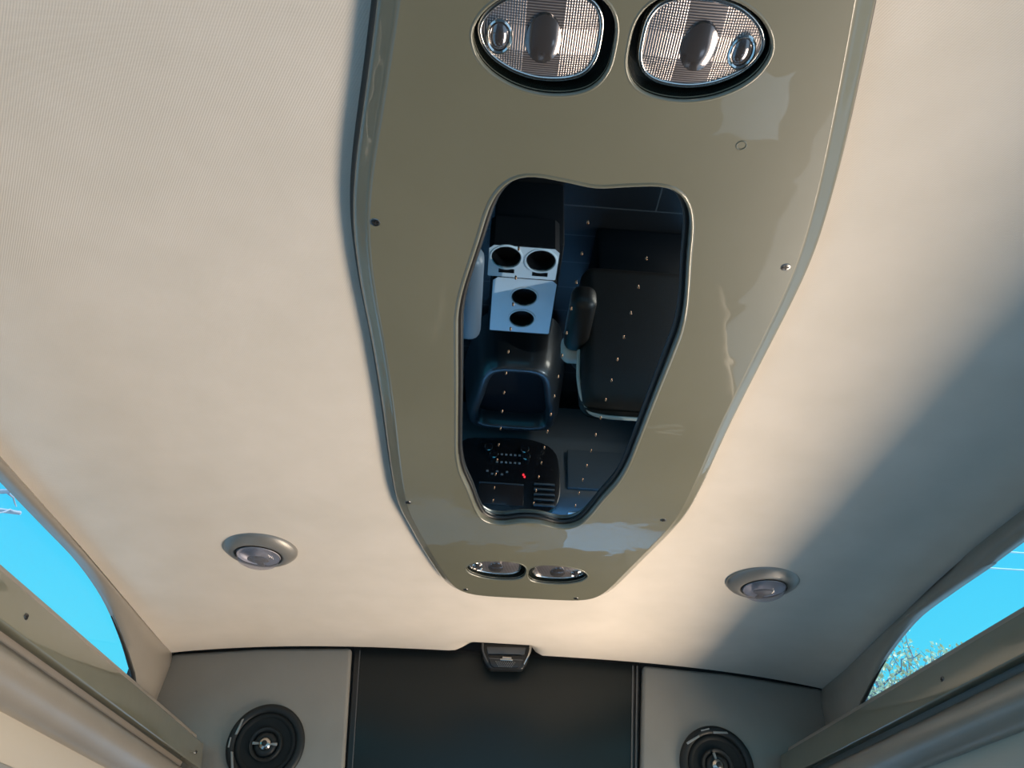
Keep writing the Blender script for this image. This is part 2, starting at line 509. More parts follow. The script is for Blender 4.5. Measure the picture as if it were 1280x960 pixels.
# cab shell: roof, windscreen posts and glass
m = MB(); m.box((-.95, 2.44, .30), (1.14, 2.98, .34))
struct(m.build('trim_4', M['shell']))
m = MB()
m.prism([(2.97, .33), (3.02, .33), (3.74, -.22), (3.70, -.26)], 'x', 1.07, 1.13)
struct(m.build('trim_5', M['shell']))
m = MB()
m.prism([(2.97, .33), (3.02, .33), (3.74, -.22), (3.70, -.26)], 'x', -.94, -.88)
struct(m.build('trim_6', M['shell']))
m = MB()
m.prism([(2.985, .325), (2.99, .325), (3.71, -.235), (3.705, -.235)], 'x', -.88, 1.07)
struct(m.build('window_3', M['glass_front']))
m = MB(); m.box((-.95, 3.70, -1.05), (1.14, 3.75, -.25))
struct(m.build('wall_cab_front', M['shell']))

m = MB(); m.box((.78, 1.44, -1.05), (1.0, 1.66, -1.044), .002)
struct(m.build('trim_12', M['white_console']))         # unseen pale floor plate, added for its bright reflection in the console paint

# ------------------------------------------------------------------ overhead console
ZF, ZB, ZM = .700, .731, .715     # painted face, foot of the flange, mirror plane
outer_pts = [(.021, 1.822), (.12, 1.821), (.256, 1.818), (.292, 1.808), (.320, 1.755), (.361, 1.552), (.388, 1.415), (.398, 1.33), (.397, 1.22), (.389, 1.035), (.386, .863), (.384, .72), (.380, .645), (.371, .585), (.360, .525), (.341, .440), (.314, .328), (.295, .262), (.262, .222), (.20, .205), (.10, .203), (0, .205), (-.06, .222), (-.093, .29), (-.108, .364), (-.128, .465), (-.145, .545), (-.157, .617), (-.161, .680), (-.160, .767), (-.154, .885), (-.150, 1.052), (-.148, 1.25), (-.142, 1.385), (-.126, 1.46), (-.101, 1.577), (-.065, 1.715), (-.042, 1.785), (-.018, 1.813)]
half = [(0, .561), (.035, .556), (.070, .552), (.092, .558), (.108, .576), (.119, .605), (.130, .660), (.146, .738), (.1525, .79), (.153, .84), (.1515, .96), (.1505, 1.10), (.149, 1.165), (.142, 1.225), (.126, 1.29), (.112, 1.355), (.098, 1.398), (.078, 1.418), (.055, 1.421), (.025, 1.409), (0, 1.405)]
MX = .109
hole_pts = [(MX + x, y) for x, y in half] + [(MX - x, y) for x, y in reversed(half[1:-1])]
lens_pts = [(-.0615, -.004), (-.058, .010), (-.050, .021), (-.038, .030), (-.022, .0375), (0, .042), (.025, .0405), (.043, .033), (.0525, .018), (.0545, -.004), (.0525, -.024), (.043, -.038), (.025, -.0445), (0, -.045), (-.022, -.0415), (-.038, -.0345), (-.050, -.0255), (-.058, -.015)]
LAMPS = [((.0325, .3945), 1, 'reading_lamp'), ((.1825, .3895), -1, 'reading_lamp'), ((.0515, 1.658), 1, 'reading_lamp'), ((.1935, 1.664), -1, 'reading_lamp')]
lens_loop = [Vector((p.x, p.y)) for p in spline([Vector((*p, 0)) for p in lens_pts], 72)]
outer = [Vector((p.x, p.y)) for p in spline([Vector((*p, 0)) for p in outer_pts], 320)]
for _ in range(14): outer = [(outer[i - 1] + outer[i] * 2 + outer[(i + 1) % len(outer)]) / 4 for i in range(len(outer))]
hole = [Vector((p.x, p.y)) for p in spline([Vector((*p, 0)) for p in hole_pts], 240)]

console = empty('overhead_console', (.11, 1.01, ZB), 'long olive glossy overhead console with a dark mirror in its middle', 'ceiling console')
LIP = .006
m = MB()
fc = bmesh.new()
def add_loop(lp):
    vs = [fc.verts.new((p.x, p.y, ZF)) for p in lp]
    return [fc.edges.new((vs[i], vs[(i + 1) % len(vs)])) for i in range(len(vs))]
edges = add_loop(offset2(outer, -LIP)) + add_loop(offset2(hole, LIP))
pockets = []
for (cx, cy), sg, _ in LAMPS:
    rim = offset2(lens_loop, .0100)
    rim = [Vector((cx + sg * (p.x + .0035), cy + p.y + .0010)) for p in rim]
    pockets.append(rim)
    edges += add_loop(offset2(rim, .003))
bmesh.ops.triangle_fill(fc, use_beauty=True, edges=edges, normal=Vector((0, 0, -1)))
bmesh.ops.recalc_face_normals(fc, faces=list(fc.faces))
if sum(f.normal.z * f.calc_area() for f in fc.faces) > 0: bmesh.ops.reverse_faces(fc, faces=list(fc.faces))
m.join(fc)
face = m.build('face_panel', M['olive'], console, smooth=False)
# rolled outer edge and sloping flange
m = MB()
prof = [(-LIP, ZF), (-.0035, ZF + .0006), (-.0012, ZF + .0022), (.0012, ZF + .0034), (.006, ZF + .0058), (.011, ZF + .0082), (.0148, ZF + .0102), (.0158, ZF + .0120), (.0150, ZF + .0155), (.0135, ZB)]
m.loft([ring3(offset2(outer, d), z) for d, z in prof])
fl = m.build('side_flange', M['olive'], console, angle=80, recalc=True)
m = MB()
m.loft([ring3(offset2(outer, d), z) for d, z in ((.0140, ZF + .0140), (.0185, ZF + .0215), (.0235, ZB))])
m.build('edge_shade_strip', M['gasket'], console, angle=80, recalc=True)  # dark strip standing in for the shadow line between flange and headliner
# lip round the mirror opening
m = MB()
prof = [(LIP, ZF), (.0045, ZF - .0012), (.003, ZF - .0016), (.0015, ZF - .001), (.0004, ZF + .0012), (0, ZF + .004), (0, ZM + .001)]
m.loft([ring3(offset2(hole, d), z) for d, z in prof])
m.build('mirror_rim', M['olive'], console, angle=80, recalc=True, flip=True)
# lips of the four lamp pockets
for rim in pockets:
    m = MB()
    m.loft([ring3(offset2(rim, d), z) for d, z in ((.003, ZF), (.0018, ZF - .0009), (.0006, ZF - .0006), (-.0006, ZF + .001), (-.0012, ZF + .006))])
    m.build('pocket_lip', M['olive'], console, angle=80, recalc=True, flip=True)
# mirror, gasket, studs
m = MB()
inner = offset2(hole, .002)
mt = bmesh.new()
vs = [mt.verts.new((p.x, p.y, ZM)) for p in inner]
f = mt.faces.new(vs)
mt.normal_update()
if f.normal.z > 0: bmesh.ops.reverse_faces(mt, faces=[f])
ret = bmesh.ops.extrude_face_region(mt, geom=[f])
bmesh.ops.translate(mt, vec=(0, 0, .004), verts=[v for v in ret['geom'] if isinstance(v, bmesh.types.BMVert)])
bmesh.ops.recalc_face_normals(mt, faces=list(mt.faces))
m.join(mt)
mirror = m.build('mirror', M['mirror'], console, smooth=False)
mirror['label'] = 'dark smoked mirror with rows of tiny copper studs'
m = MB()
m.loft([ring3(offset2(hole, -d), z) for d, z in ((-.001, ZM - .0055), (.0035, ZM - .006), (.0062, ZM - .004), (.0068, ZM - .0002))])
m.build('gasket', M['gasket'], console, angle=70, recalc=True, flip=True)
def in_hole(x, y):
    n = len(hole); c = False
    for i in range(n):
        a, b = hole[i], hole[(i + 1) % n]
        if (a.y > y) != (b.y > y) and x < (b.x - a.x) * (y - a.y) / (b.y - a.y) + a.x: c = not c
    return c
stud0 = None
for sx in (.0295, .1095, .192):
    for r in range(16):
        y = .6235 + r * .0519
        if sx != .1095 and r == 0: continue
        if not all(in_hole(sx + dx, y + dy) for dx in (-.012, .012) for dy in (-.012, .012)): continue
        if stud0 is None:
            mm = MB(); mm.lathe([(0, -.0032), (.0010, -.003), (.0014, -.0022), (.0014, 0)], Matrix(), 10)
            stud0 = mm.build('stud', M['stud'], mirror, local=True); s = stud0
        else:
            s = stud0.copy(); C.objects.link(s); s.parent = mirror
        s.location = Vector((sx, y, ZM)) - root_loc(console)
# screws
def make_screw(name='screw', r=.0062):
    mm = MB()
    mm.lathe([(0, -.0012), (r * .55, -.0012), (r * .9, -.0008), (r, 0), (r, .0015)], Matrix(), 24)
    o = mm.build(name, M['screw'])
    q = MB(); q.box((-r * .62, -r * .14, -.0016), (r * .62, r * .14, -.0009)); q.box((-r * .14, -r * .62, -.0016), (r * .14, r * .62, -.0009))
    c = q.build('slot', M['screw_slot'], o, local=True)
    return o
scr = make_screw()
spots = [(-.146, .636), (.363, .659), (-.136, 1.351), (.368, 1.358), (-.015, 1.781), (.254, 1.796), (.30, .27), (-.06, .27)]
for i, (x, y) in enumerate(spots):
    o = scr if i == 0 else copy_tree(scr)
    o.parent = console
    o.location = Vector((x, y, ZF)) - root_loc(console)
    o.rotation_euler.z = .35 + i
m = MB(); m.lathe([(.0042, -.0002), (.0052, -.0008), (.0062, -.0002), (.0062, .001)], Matrix.Translation((.254, .489, ZF)), 24)
m.build('plugged_hole', M['olive'], console)

# ------------------------------------------------------------------ reading lamps in the console
def fan(loop, zf, rings=10):
    """dome-shaped plate filling a loop; zf(t) gives the height from rim (t=1) to middle (t=0)"""
    rr = []
    for i in range(rings):
        t = 1 - i / rings
        rr.append([Vector((p.x * t, p.y * t, zf(t))) for p in loop])
    b = MB(); b.loft(rr, True, False, True)
    return b
def make_lamp(sg, loc, label, eye_label=None):
    root = empty('reading_lamp', loc, label, 'reading lamp', 'reading lamps in the olive console')
    loop = [Vector((sg * p.x, p.y)) for p in lens_loop]
    big = [Vector((sg * (p.x + .0035), p.y + .0010)) for p in offset2(lens_loop, .0090)]
    h = MB()
    h.loft([ring3(big, -.010), ring3(big, .012)], True, False, True)
    h.build('housing', M['pocket'], root, local=True, recalc=True, flip=True, angle=40)
    bz = MB()
    bz.loft([ring3(offset2(loop, d), z) for d, z in ((.0030, .008), (.0034, 0), (.0018, -.0026), (-.0006, -.0026), (-.0018, -.002), (-.002, .001))])
    bz.build('bezel', M['chrome'], root, local=True, angle=80, recalc=True)
    b = fan(offset2(loop, -.001), lambda t: -.0005 - .0045 * (1 - t * t))
    ln = b.build('lens', M['lens'], root, local=True, recalc=True, angle=60)
    r = MB(); r.lathe([(0, -.0088), (.007, -.0085), (.013, -.0074), (.0168, -.0058), (.0180, -.003)], Matrix.Translation((0, -.001, 0)), 40, 1.0, 1.45)
    r.build('reflector', M['dark_chrome'], root, local=True)
    x = -sg * .0425
    e1 = MB(); e1.lathe([(.0098, -.002), (.0102, -.0046), (.0115, -.0056), (.0128, -.0046), (.0130, -.0015)], Matrix.Translation((x, .001, 0)), 32, 1.0, 1.4)
    ring = e1.build('spot_ring', M['chrome'], root, local=True)
    e2 = MB(); e2.lathe([(0, -.0075), (.004, -.0070), (.0075, -.0055), (.0102, -.0026)], Matrix.Translation((x, .001, 0)), 32, 1.0, 1.4)
    e2.build('spot', M['dark_chrome'], ring, local=True)
    return root
zl = .712
make_lamp(1, (.0325, .3945, zl), 'large ribbed reading lamp behind the mirror, left one at the top of the photo')
make_lamp(-1, (.1825, .3895, zl), 'large ribbed reading lamp behind the mirror, right one at the top of the photo')
make_lamp(1, (.0515, 1.658, zl), 'narrow reading lamp at the far end of the olive console, left one of that pair')
make_lamp(-1, (.1935, 1.664, zl), 'narrow reading lamp at the far end of the olive console, right one of that pair')

# ------------------------------------------------------------------ round spot lights in the headliner
def make_puck(x, y, tilt, label):
    root = empty('ceiling_spotlight', (x, y, ceil_z(x, y) + .002), label, 'ceiling light', 'round spotlights in the pale ceiling')
    b = MB(); b.lathe([(.084, .004), (.084, -.002), (.082, -.006), (.076, -.012), (.068, -.017), (.060, -.019), (.054, -.0185), (.051, -.016), (.050, -.008)], Matrix(), 56)
    ring = b.build('collar', M['puck'], root, local=True, angle=60)
    b = MB(); b.lathe([(.050, -.008), (.049, -.018), (.048, -.020), (.047, -.018), (.046, -.012), (.03, -.005), (0, -.003)], Matrix(), 48)
    b.build('cup', M['puck_in'], root, local=True, angle=60)
    b = MB(); b.lathe([(.0485, -.018), (.047, -.026), (.042, -.034), (.030, -.040), (.012, -.043), (0, -.0432)], Matrix(), 48)
    b.build('glass_dome', M['clear'], root, local=True, angle=70)
    b = MB(); b.lathe([(0, -.032), (.014, -.031), (.024, -.027), (.025, -.024), (0, -.022)], Matrix.Translation((0, .004, 0)), 32, 1.0, .62)
    sh = b.build('bulb_shield', M['puck_dark'], root, local=True)
    b = MB(); b.box((-.008, .004, -.026), (.008, .042, -.022), .001)
    b.build('shield_arm', M['puck_dark'], sh, local=True)
    b = MB(); b.lathe([(.049, -.0185), (.0525, -.0205), (.0515, -.0165)], Matrix(), 48)
    b.build('seal_ring', M['gasket'], root, local=True)
    return root
make_puck(-.487, 1.665, 0, 'round grey spotlight with glass dome in the brightly lit left half of the ceiling')
make_puck(.678, 1.677, 0, 'round grey spotlight with glass dome at the shadow edge on the right ceiling half')

# ------------------------------------------------------------------ front bulkhead: speaker boards, screen, speakers
def board(pts, name, label):
    root = empty(name, (sum(p[0] for p in pts) / len(pts), 2.405, .30), label, 'speaker board', None)
    b = MB(); b.prism(pts, 'y', 2.367, 2.405, .011, 4)
    b.build('padded_face', M['vinyl'], root, angle=50)
    return root
board([(-.876, .681), (-.62, .711), (-.351, .728), (-.310, .30), (-.920, .30)], 'speaker_board', 'grey vinyl padded board left of the dark screen, carrying the left speaker')
board([(.538, .725), (.80, .713), (1.086, .684), (1.086, .30), (.500, .30)], 'speaker_board', 'grey vinyl padded board right of the dark screen, half in shadow, carrying the right speaker')
tv = empty('television', (.1, 2.405, .31), 'wide dark flat screen between the two grey speaker boards', 'television')
b = MB(); b.prism([(-.345, .748), (.532, .742), (.497, .305), (-.306, .305)], 'y', 2.383, 2.404, .003)
b.build('frame', M['bezel'], tv)
b = MB(); b.prism([(-.325, .735), (.508, .730), (.478, .32), (-.290, .32)], 'y', 2.380, 2.384, .001)
b.build('screen', M['screen'], tv)
for (x0, x1, wd) in ((-.326, -.291, .0014), (.509, .479, .0022), (.522, .491, .0022)):
    b = MB(); b.prism([(x0 - wd, .725), (x0 + wd, .725), (x1 + wd, .32), (x1 - wd, .32)], 'y', 2.3785, 2.3835)
    b.build('edge_strip', M['bezel_line'], tv)

def make_speaker(x, z, rot, label):
    root = empty('speaker', (x, 2.3667, z), label, 'speaker', 'round speakers in the front boards')
    R = Matrix.Rotation(math.radians(90), 4, 'X') @ Matrix.Rotation(rot, 4, 'Z')   # lathe z -> towards the viewer (-y)
    b = MB(); b.lathe([(.107, .0), (.107, .005), (.104, .010), (.098, .013), (.090, .0125), (.085, .009), (.083, .002)], R, 64)
    b.build('frame_ring', M['spk'], root, local=True, angle=50)
    b = MB(); b.lathe([(.086, .002), (.080, .009), (.073, .009), (.068, .0035)], R, 64)
    b.build('surround', M['spk_cone'], root, local=True, angle=70)
    b = MB(); b.lathe([(.070, .0045), (.055, .0022), (.040, .0014), (.030, .0012), (.0, .0012)], R, 64)
    b.build('cone', M['spk_cone'], root, local=True, angle=70)
    b = MB(); b.lathe([(.046, -.003), (.046, .008), (.043, .011), (.038, .010), (.034, .005), (.033, 0)], R, 56)
    tr = b.build('tweeter_ring', M['spk'], root, local=True, angle=50)
    b = MB(); b.lathe([(.033, .002), (.028, .010), (.020, .013), (.018, .012)], R, 48)
    b.build('tweeter_horn', M['spk'], tr, local=True, angle=70)
    b = MB(); b.lathe([(.0185, .010), (.0165, .017), (.011, .021), (.005, .0225), (0, .023)], R, 40)
    b.build('tweeter', M['tweeter'], root, local=True, angle=70)
    b = MB(); b.lathe([(0, .026), (.004, .0257), (.0075, .024), (.008, .02)], R, 24)
    b.build('tweeter_cap', M['spk'], root, local=True)
    for a in (0, math.pi):
        b = MB(); b.prism([(.012, -.002), (.034, -.004), (.034, .004), (.012, .002)], 'z', .012, .016, .0006)
        bmesh.ops.transform(b.bm, matrix=R @ Matrix.Rotation(a, 4, 'Z'), verts=list(b.bm.verts))
        b.build('bridge', M['spk_accent'], root, local=True)
    # pale accent bars on one side of the frame
    for pts in (((-.072, .062), (-.078, .060), (-.088, .020), (-.082, .020)), ((-.099, .012), (-.095, .012), (-.095, -.014), (-.099, -.014)), ((-.088, -.024), (-.082, -.024), (-.070, -.066), (-.076, -.068))):
        b = MB(); b.prism(pts, 'z', .006, .0145, .0006)
        bmesh.ops.transform(b.bm, matrix=R, verts=list(b.bm.verts))
        b.build('accent_bar', M['spk_accent'], root, local=True)
    return root
make_speaker(-.545, .447, 0, 'black round speaker in the left board, next to the left valance end')
make_speaker(.731, .452, math.radians(-75), 'black round speaker in the right board, half sunlit, with a pale arc bar')

# little latch unit hanging in front of the screen's top edge
pod = empty('latch_unit', (.115, 2.30, .765), 'small black latch unit with silver tab and dotted grille above the middle of the screen', 'latch unit')
b = MB(); b.prism([(.036, .752), (.194, .758), (.182, .706), (.166, .682), (.07, .678), (.050, .700)], 'y', 2.335, 2.366, .006, 3)
b.build('housing', M['bezel'], pod)
b = MB(); b.prism([(.055, .742), (.176, .746), (.170, .724), (.060, .720)], 'y', 2.328, 2.338, .003, 2)
b.build('upper_face', M['puck_dark'], pod)
b = MB(); b.prism([(.062, .716), (.168, .720), (.160, .690), (.152, .684), (.082, .681), (.070, .688)], 'y', 2.326, 2.338, .003, 2)
lower = b.build('lower_face', M['bezel'], pod)
b = MB(); b.box((.064, 2.3245, .7055), (.166, 2.3275, .7075))
b.build('slot_line', M['bezel_line'], lower)
b = MB(); b.tube(spline([Vector((.188, 2.330, .757)), Vector((.187, 2.326, .735)), Vector((.180, 2.325, .715)), Vector((.170, 2.328, .695))], 16, False), .0042, .0022, 10)
b.build('side_trim', M['chrome'], pod)
b = MB(); b.tube(spline([Vector((.044, 2.330, .752)), Vector((.045, 2.326, .730)), Vector((.052, 2.325, .712)), Vector((.062, 2.328, .695))], 16, False), .0030, .0018, 10)
b.build('side_trim', M['bezel_line'], pod)
b = MB(); b.box((.098, 2.320, .701), (.136, 2.328, .7065), .0015); b.box((.104, 2.321, .7065), (.132, 2.328, .7125), .001)
b.build('tab', M['tweeter'], pod)
b = MB()
for r in range(4):
    for c in range(10 - r):
        x = .086 + c * .0062 + r * .0031; z = .6985 - r * .0045
        b.lathe([(0, .0012), (.0011, .0008), (.0014, 0)], Matrix.Translation((x, 2.326, z)) @ Matrix.Rotation(math.radians(90), 4, 'X'), 8)
b.build('grille', M['spk_accent'], pod)

# ------------------------------------------------------------------ valances under the side windows
def valance(sgn, dz, y_end, scr_y, names):
    """sgn -1 left, +1 right; all sections in (distance from the middle line, height)"""
    X = lambda d: XC + sgn * d
    y0 = -1.1
    root = empty('window_valance', (X(.83), .9, .36 + dz), names[0], 'valance')
    def sect(pts, mat, name, ya=y0, yb=y_end, bev=0.0, seg=3, ang=50, parent=root):
        bb = MB(); bb.prism([(X(d), z + dz) for d, z in pts], 'y', ya, yb, bev, seg)
        return bb.build(name, mat, parent, angle=ang)
    sect([(.812, .4375), (.800, .3720), (.822, .3700), (.834, .4375)], M['olive'], 'board', bev=.0032)
    sect([(.823, .452), (.819, .436), (.845, .372), (.845, .367), (.93, .367), (.93, .452)], M['vinyl_tan'], 'shelf_pad', yb=y_end - .035, bev=.006)
    rad = Matrix.Rotation(math.radians(90 * sgn), 4, 'Y')
    for y in scr_y:
        t = .55
        o = make_screw('screw', .006)
        o.parent = root
        p = Vector((X(.812 - .012 * t), y, .4375 + dz - .0655 * t)) - root_loc(root)
        nrm = Vector((-sgn * .0655, 0, -.012)).normalized()
        o.matrix_local = Matrix.Translation(p + nrm * .0004) @ (Vector((0, 0, -1)).rotation_difference(nrm)).to_matrix().to_4x4() @ Matrix.Rotation(.4, 4, 'Z')
    # padded roll below
    roll = empty('padded_roll', (X(.83), .9, .32 + dz), names[1], 'padded roll')
    pts = []
    for i in range(22):
        a = math.radians(80 + i * 205 / 21)
        pts.append((.842 + .036 * math.cos(a), .325 + .040 * math.sin(a)))
    pts += [(.90, .285), (.90, .365)]
    sect(pts, M['vinyl_tan'], 'vinyl_cover', yb=y_end + .012, ang=60, parent=roll)
    # beige panel below the roll
    low = MB(); low.prism([(X(.846), .292 + dz), (X(.862), .222 + dz), (X(.90), .222 + dz), (X(.90), .292 + dz)], 'y', y0, y_end, .004, 2)
    o = low.build('trim_7' if sgn < 0 else 'trim_8', M['vinyl_beige']); struct(o)
    low = MB(); low.prism([(X(.856), .225 + dz), (X(.868), .19 + dz), (X(.93), .19 + dz), (X(.93), .225 + dz)], 'y', y0, y_end, .004, 2)
    o = low.build('trim_9' if sgn < 0 else 'trim_10', M['vinyl']); struct(o)
valance(-1, .0, 2.335, (1.245, 2.27), ('olive glossy valance board with screws along the bottom of the left window', 'taupe padded vinyl roll under the left window board'))
valance(1, .050, 2.352, (1.46,), ('olive glossy valance board with a screw along the bottom of the right window', 'taupe padded vinyl roll under the right window board'))

# ------------------------------------------------------------------ cab, seen in the mirror
dash = empty('dashboard', (.14, 3.50, -1.05), 'dark blue-grey dashboard with black centre stack, seen in the ceiling mirror', 'dashboard')
b = MB(); b.prism([(3.30, -.70), (3.285, -.36), (3.325, -.305), (3.45, -.275), (3.69, -.275), (3.69, -1.0), (3.45, -1.0)], 'x', -.89, 1.08, .02, 3)
b.build('body', M['dash'], dash)
def on_face(pts, n=48): return [(p.x, p.y) for p in spline([Vector((*q, 0)) for q in pts], n)]
b = MB(); b.prism(on_face([(-.10, -.62), (-.12, -.45), (-.08, -.28), (.02, -.245), (.18, -.24), (.32, -.25), (.385, -.32), (.39, -.48), (.36, -.60), (.24, -.655), (.04, -.65)]), 'y', 3.262, 3.30, .004, 2)
stack = b.build('centre_stack', M['stack'], dash)
b = MB(); b.box((.0, 3.255, -.385), (.215, 3.266, -.275), .002)
b.build('display', M['screen_brown'], stack)
b = MB(); b.box((.0, 3.253, -.392), (.215, 3.262, -.387), .001)
b.build('display_edge', M['dash'], stack)
for i, (x, z) in enumerate(((.035, -.585), (.063, -.545), (.215, -.585), (.222, -.545))):
    b = MB(); b.lathe([(.021, 0), (.021, .016), (.018, .020), (.010, .021), (0, .021)], Matrix.Translation((x, 3.262, z)) @ Matrix.Rotation(math.radians(90), 4, 'X'), 24)
    k = b.build('knob', M['stack'], stack)
    b = MB(); b.lathe([(.0205, .0155), (.0212, .0195), (.018, .0205)], Matrix.Translation((x, 3.262, z)) @ Matrix.Rotation(math.radians(90), 4, 'X'), 24)
    b.build('knob_rim', M['chrome'], k)
for r in range(2):
    for c in range(6):
        b = MB(); b.box((.075 + c * .022, 3.258, -.515 - r * .045), (.086 + c * .022, 3.264, -.507 - r * .045), .001)
        b.build('button', M['icon'], stack)
for c in range(5):
    b = MB(); b.box((.03 + c * .024, 3.258, -.462 + (c % 2) * .015), (.041 + c * .024, 3.264, -.453 + (c % 2) * .015), .001)
    b.build('button', M['icon'], stack)
for x, z in ((.212, -.447), (.218, -.436)):
    b = MB(); b.lathe([(0, .007), (.004, .006), (.005, 0)], Matrix.Translation((x, 3.261, z)) @ Matrix.Rotation(math.radians(90), 4, 'X'), 12)
    b.build('indicator', M['led'], stack)
b = MB()
for i in range(5): b.box((.265, 3.252, -.405 + i * .028), (.365, 3.264, -.395 + i * .028), .002)
b.build('vent', M['dash'], stack)
b = MB(); b.box((.43, 3.272, -.62), (.95, 3.292, -.40), .008)
b.build('glovebox_door', M['dash'], dash)
m = MB(); m.prism([(3.335, -.303), (3.45, -.274), (3.64, -.274), (3.64, -.266), (3.45, -.266), (3.335, -.296)], 'x', .44, 1.0, .002)
m.build('top_sky_sheen', M['white_console'], dash)  # pale strip standing in for sky light on the dash top

tray = empty('floor_tray', (.14, 2.95, -1.05), 'dark moulded engine cover tray between the front seats, seen in the ceiling mirror', 'tray')
tr_o = [Vector((p.x, p.y)) for p in spline([Vector((*q, 0)) for q in [(-.05, 3.20), (-.03, 2.95), (.0, 2.80), (.06, 2.75), (.14, 2.745), (.22, 2.75), (.28, 2.80), (.31, 2.95), (.33, 3.20), (.14, 3.24)]], 64)]
b = MB(); b.loft([ring3(offset2(tr_o, d), z) for d, z in ((.06, -1.0), (.03, -.76), (.012, -.70), (0, -.69), (-.018, -.69), (-.028, -.70), (-.034, -.78))], True, False, False)
b.build('rim', M['tray'], tray, recalc=True, angle=50)
b = MB(); b.loft([ring3(offset2(tr_o, -.030), -.79), ring3(offset2(tr_o, -.030), -.775)], True, True, True)
b.build('tray_floor', M['black'], tray, recalc=True)

cons = empty('cup_holder_console', (.12, 2.2, -1.05), 'pale plastic floor console with four cup holders, seen in the ceiling mirror', 'console')
def cup_plate(x0, x1, y0, y1, z, cups, name, slots=()):
    """top plate with round wells"""
    t = bmesh.new(); ed = []
    def lp(pts):
        vs = [t.verts.new((p[0], p[1], z)) for p in pts]
        return [t.edges.new((vs[i], vs[(i + 1) % len(vs)])) for i in range(len(vs))]
    c = .018
    ed += lp([(x0 + c, y0), (x1 - c, y0), (x1, y0 + c), (x1, y1 - .004), (x1 - .004, y1), (x0 + .004, y1), (x0, y1 - .004), (x0, y0 + c)])
    for cx, cy, r in cups: ed += lp([(cx + r * math.cos(a * math.pi / 20), cy + r * math.sin(a * math.pi / 20)) for a in range(40)])
    for a, bq, c2, d in slots: ed += lp([(a, c2), (bq, c2), (bq, d), (a, d)])
    bmesh.ops.triangle_fill(t, use_beauty=True, edges=ed, normal=Vector((0, 0, 1)))
    q = MB(); q.join(t)
    o = q.build(name, M['white_console'], cons, recalc=True, angle=30)
    q = MB()
    q.loft([[Vector((x, y, z - .0005)) for x, y in ((x0 + c, y0), (x1 - c, y0), (x1, y0 + c), (x1, y1 - .004), (x1 - .004, y1), (x0 + .004, y1), (x0, y1 - .004), (x0, y0 + c))],
            [Vector((x, y, z - .16)) for x, y in ((x0 + c, y0), (x1 - c, y0), (x1, y0 + c), (x1, y1 - .004), (x1 - .004, y1), (x0 + .004, y1), (x0, y1 - .004), (x0, y0 + c))]])
    q.build('skirt', M['black'], o, recalc=True, angle=30)
    for cx, cy, r in cups:
        q = MB(); q.lathe([(r, z), (r * .96, z - .008), (r * .9, z - .07), (0, z - .072)], Matrix.Translation((cx, cy, 0)), 40)
        q.build('cup_well', M['black'], o, angle=30)
        q = MB(); q.lathe([(r * 1.14, z), (r * 1.10, z + .004), (r * 1.02, z + .004), (r * .98, z - .004)], Matrix.Translation((cx, cy, 0)), 40)
        q.build('cup_rim', M['white_console'], o)
    for a, bq, c2, d in slots:
        q = MB(); q.box((a, c2, z - .02), (bq, d, z - .006))
        q.build('slot', M['black'], o)
    return o
cup_plate(-.022, .238, 1.955, 2.115, -.65, [(.043, 2.012, .055), (.173, 2.018, .055)], 'large_cup_section', [(.018, .078, 2.072, 2.094), (.146, .206, 2.078, 2.100)])
cup_plate(.000, .248, 2.135, 2.45, -.665, [(.128, 2.235, .050), (.128, 2.365, .050)], 'small_cup_section')
b = MB(); b.box((-.01, 1.975, -1.05), (.258, 2.50, -.70), .012)
b.build('base', M['black'], cons)

def seat_base(x, y, label):
    root = empty('front_seat', (x, y, -1.05), label, 'seat', 'front seats seen in the mirror')
    q = MB(); q.box((x - .26, y + .10, -.76), (x + .26, y + .60, -.62), .05, 4)
    q.build('cushion', M['leather'], root)
    q = MB(); q.box((x - .20, y + .12, -1.05), (x + .20, y + .50, -.75), .02, 2)
    q.build('pedestal', M['black'], root)
    return root
pas = seat_base(.62, 2.06, 'black leather passenger seat on the right, seen in the ceiling mirror')
q = MB(); q.prism([(2.07, -.72), (2.21, -.70), (2.29, -.30), (2.285, -.16), (2.25, -.11), (2.19, -.12), (2.15, -.22)], 'x', .335, .90, .05, 5)
q.build('backrest', M['leather'], pas)
q = MB()
q.tube(spline([Vector((.336, 2.17, -.42)), Vector((.330, 2.19, -.25)), Vector((.352, 2.21, -.15)), Vector((.40, 2.225, -.112)), Vector((.55, 2.225, -.106)), Vector((.70, 2.225, -.106))], 50, False), .007, n=8)
q.build('piping', M['piping'], pas)
q = MB(); q.box((.275, 1.92, -.46), (.365, 2.20, -.36), .035, 5)
arm = q.build('armrest', M['leather'], pas)
q = MB(); q.box((.272, 2.19, -.462), (.368, 2.27, -.355), .034, 5)
q.build('armrest_cap', M['piping'], arm)
q = MB(); q.box((.345, 2.20, -.74), (.375, 2.28, -.40), .008)
q.build('armrest_bracket', M['tray'], pas)
drv = seat_base(-.42, 1.72, 'front seat with a pale armrest on the left, seen in the ceiling mirror')
q = MB(); q.prism([(1.73, -.72), (1.87, -.70), (1.95, -.30), (1.945, -.16), (1.91, -.11), (1.85, -.12), (1.81, -.22)], 'x', -.68, -.15, .05, 5)
q.build('backrest', M['leather'], drv)
q = MB(); q.box((-.135, 1.86, -.56), (-.035, 2.30, -.46), .04, 5)
q.build('armrest', M['arm_blue'], drv)

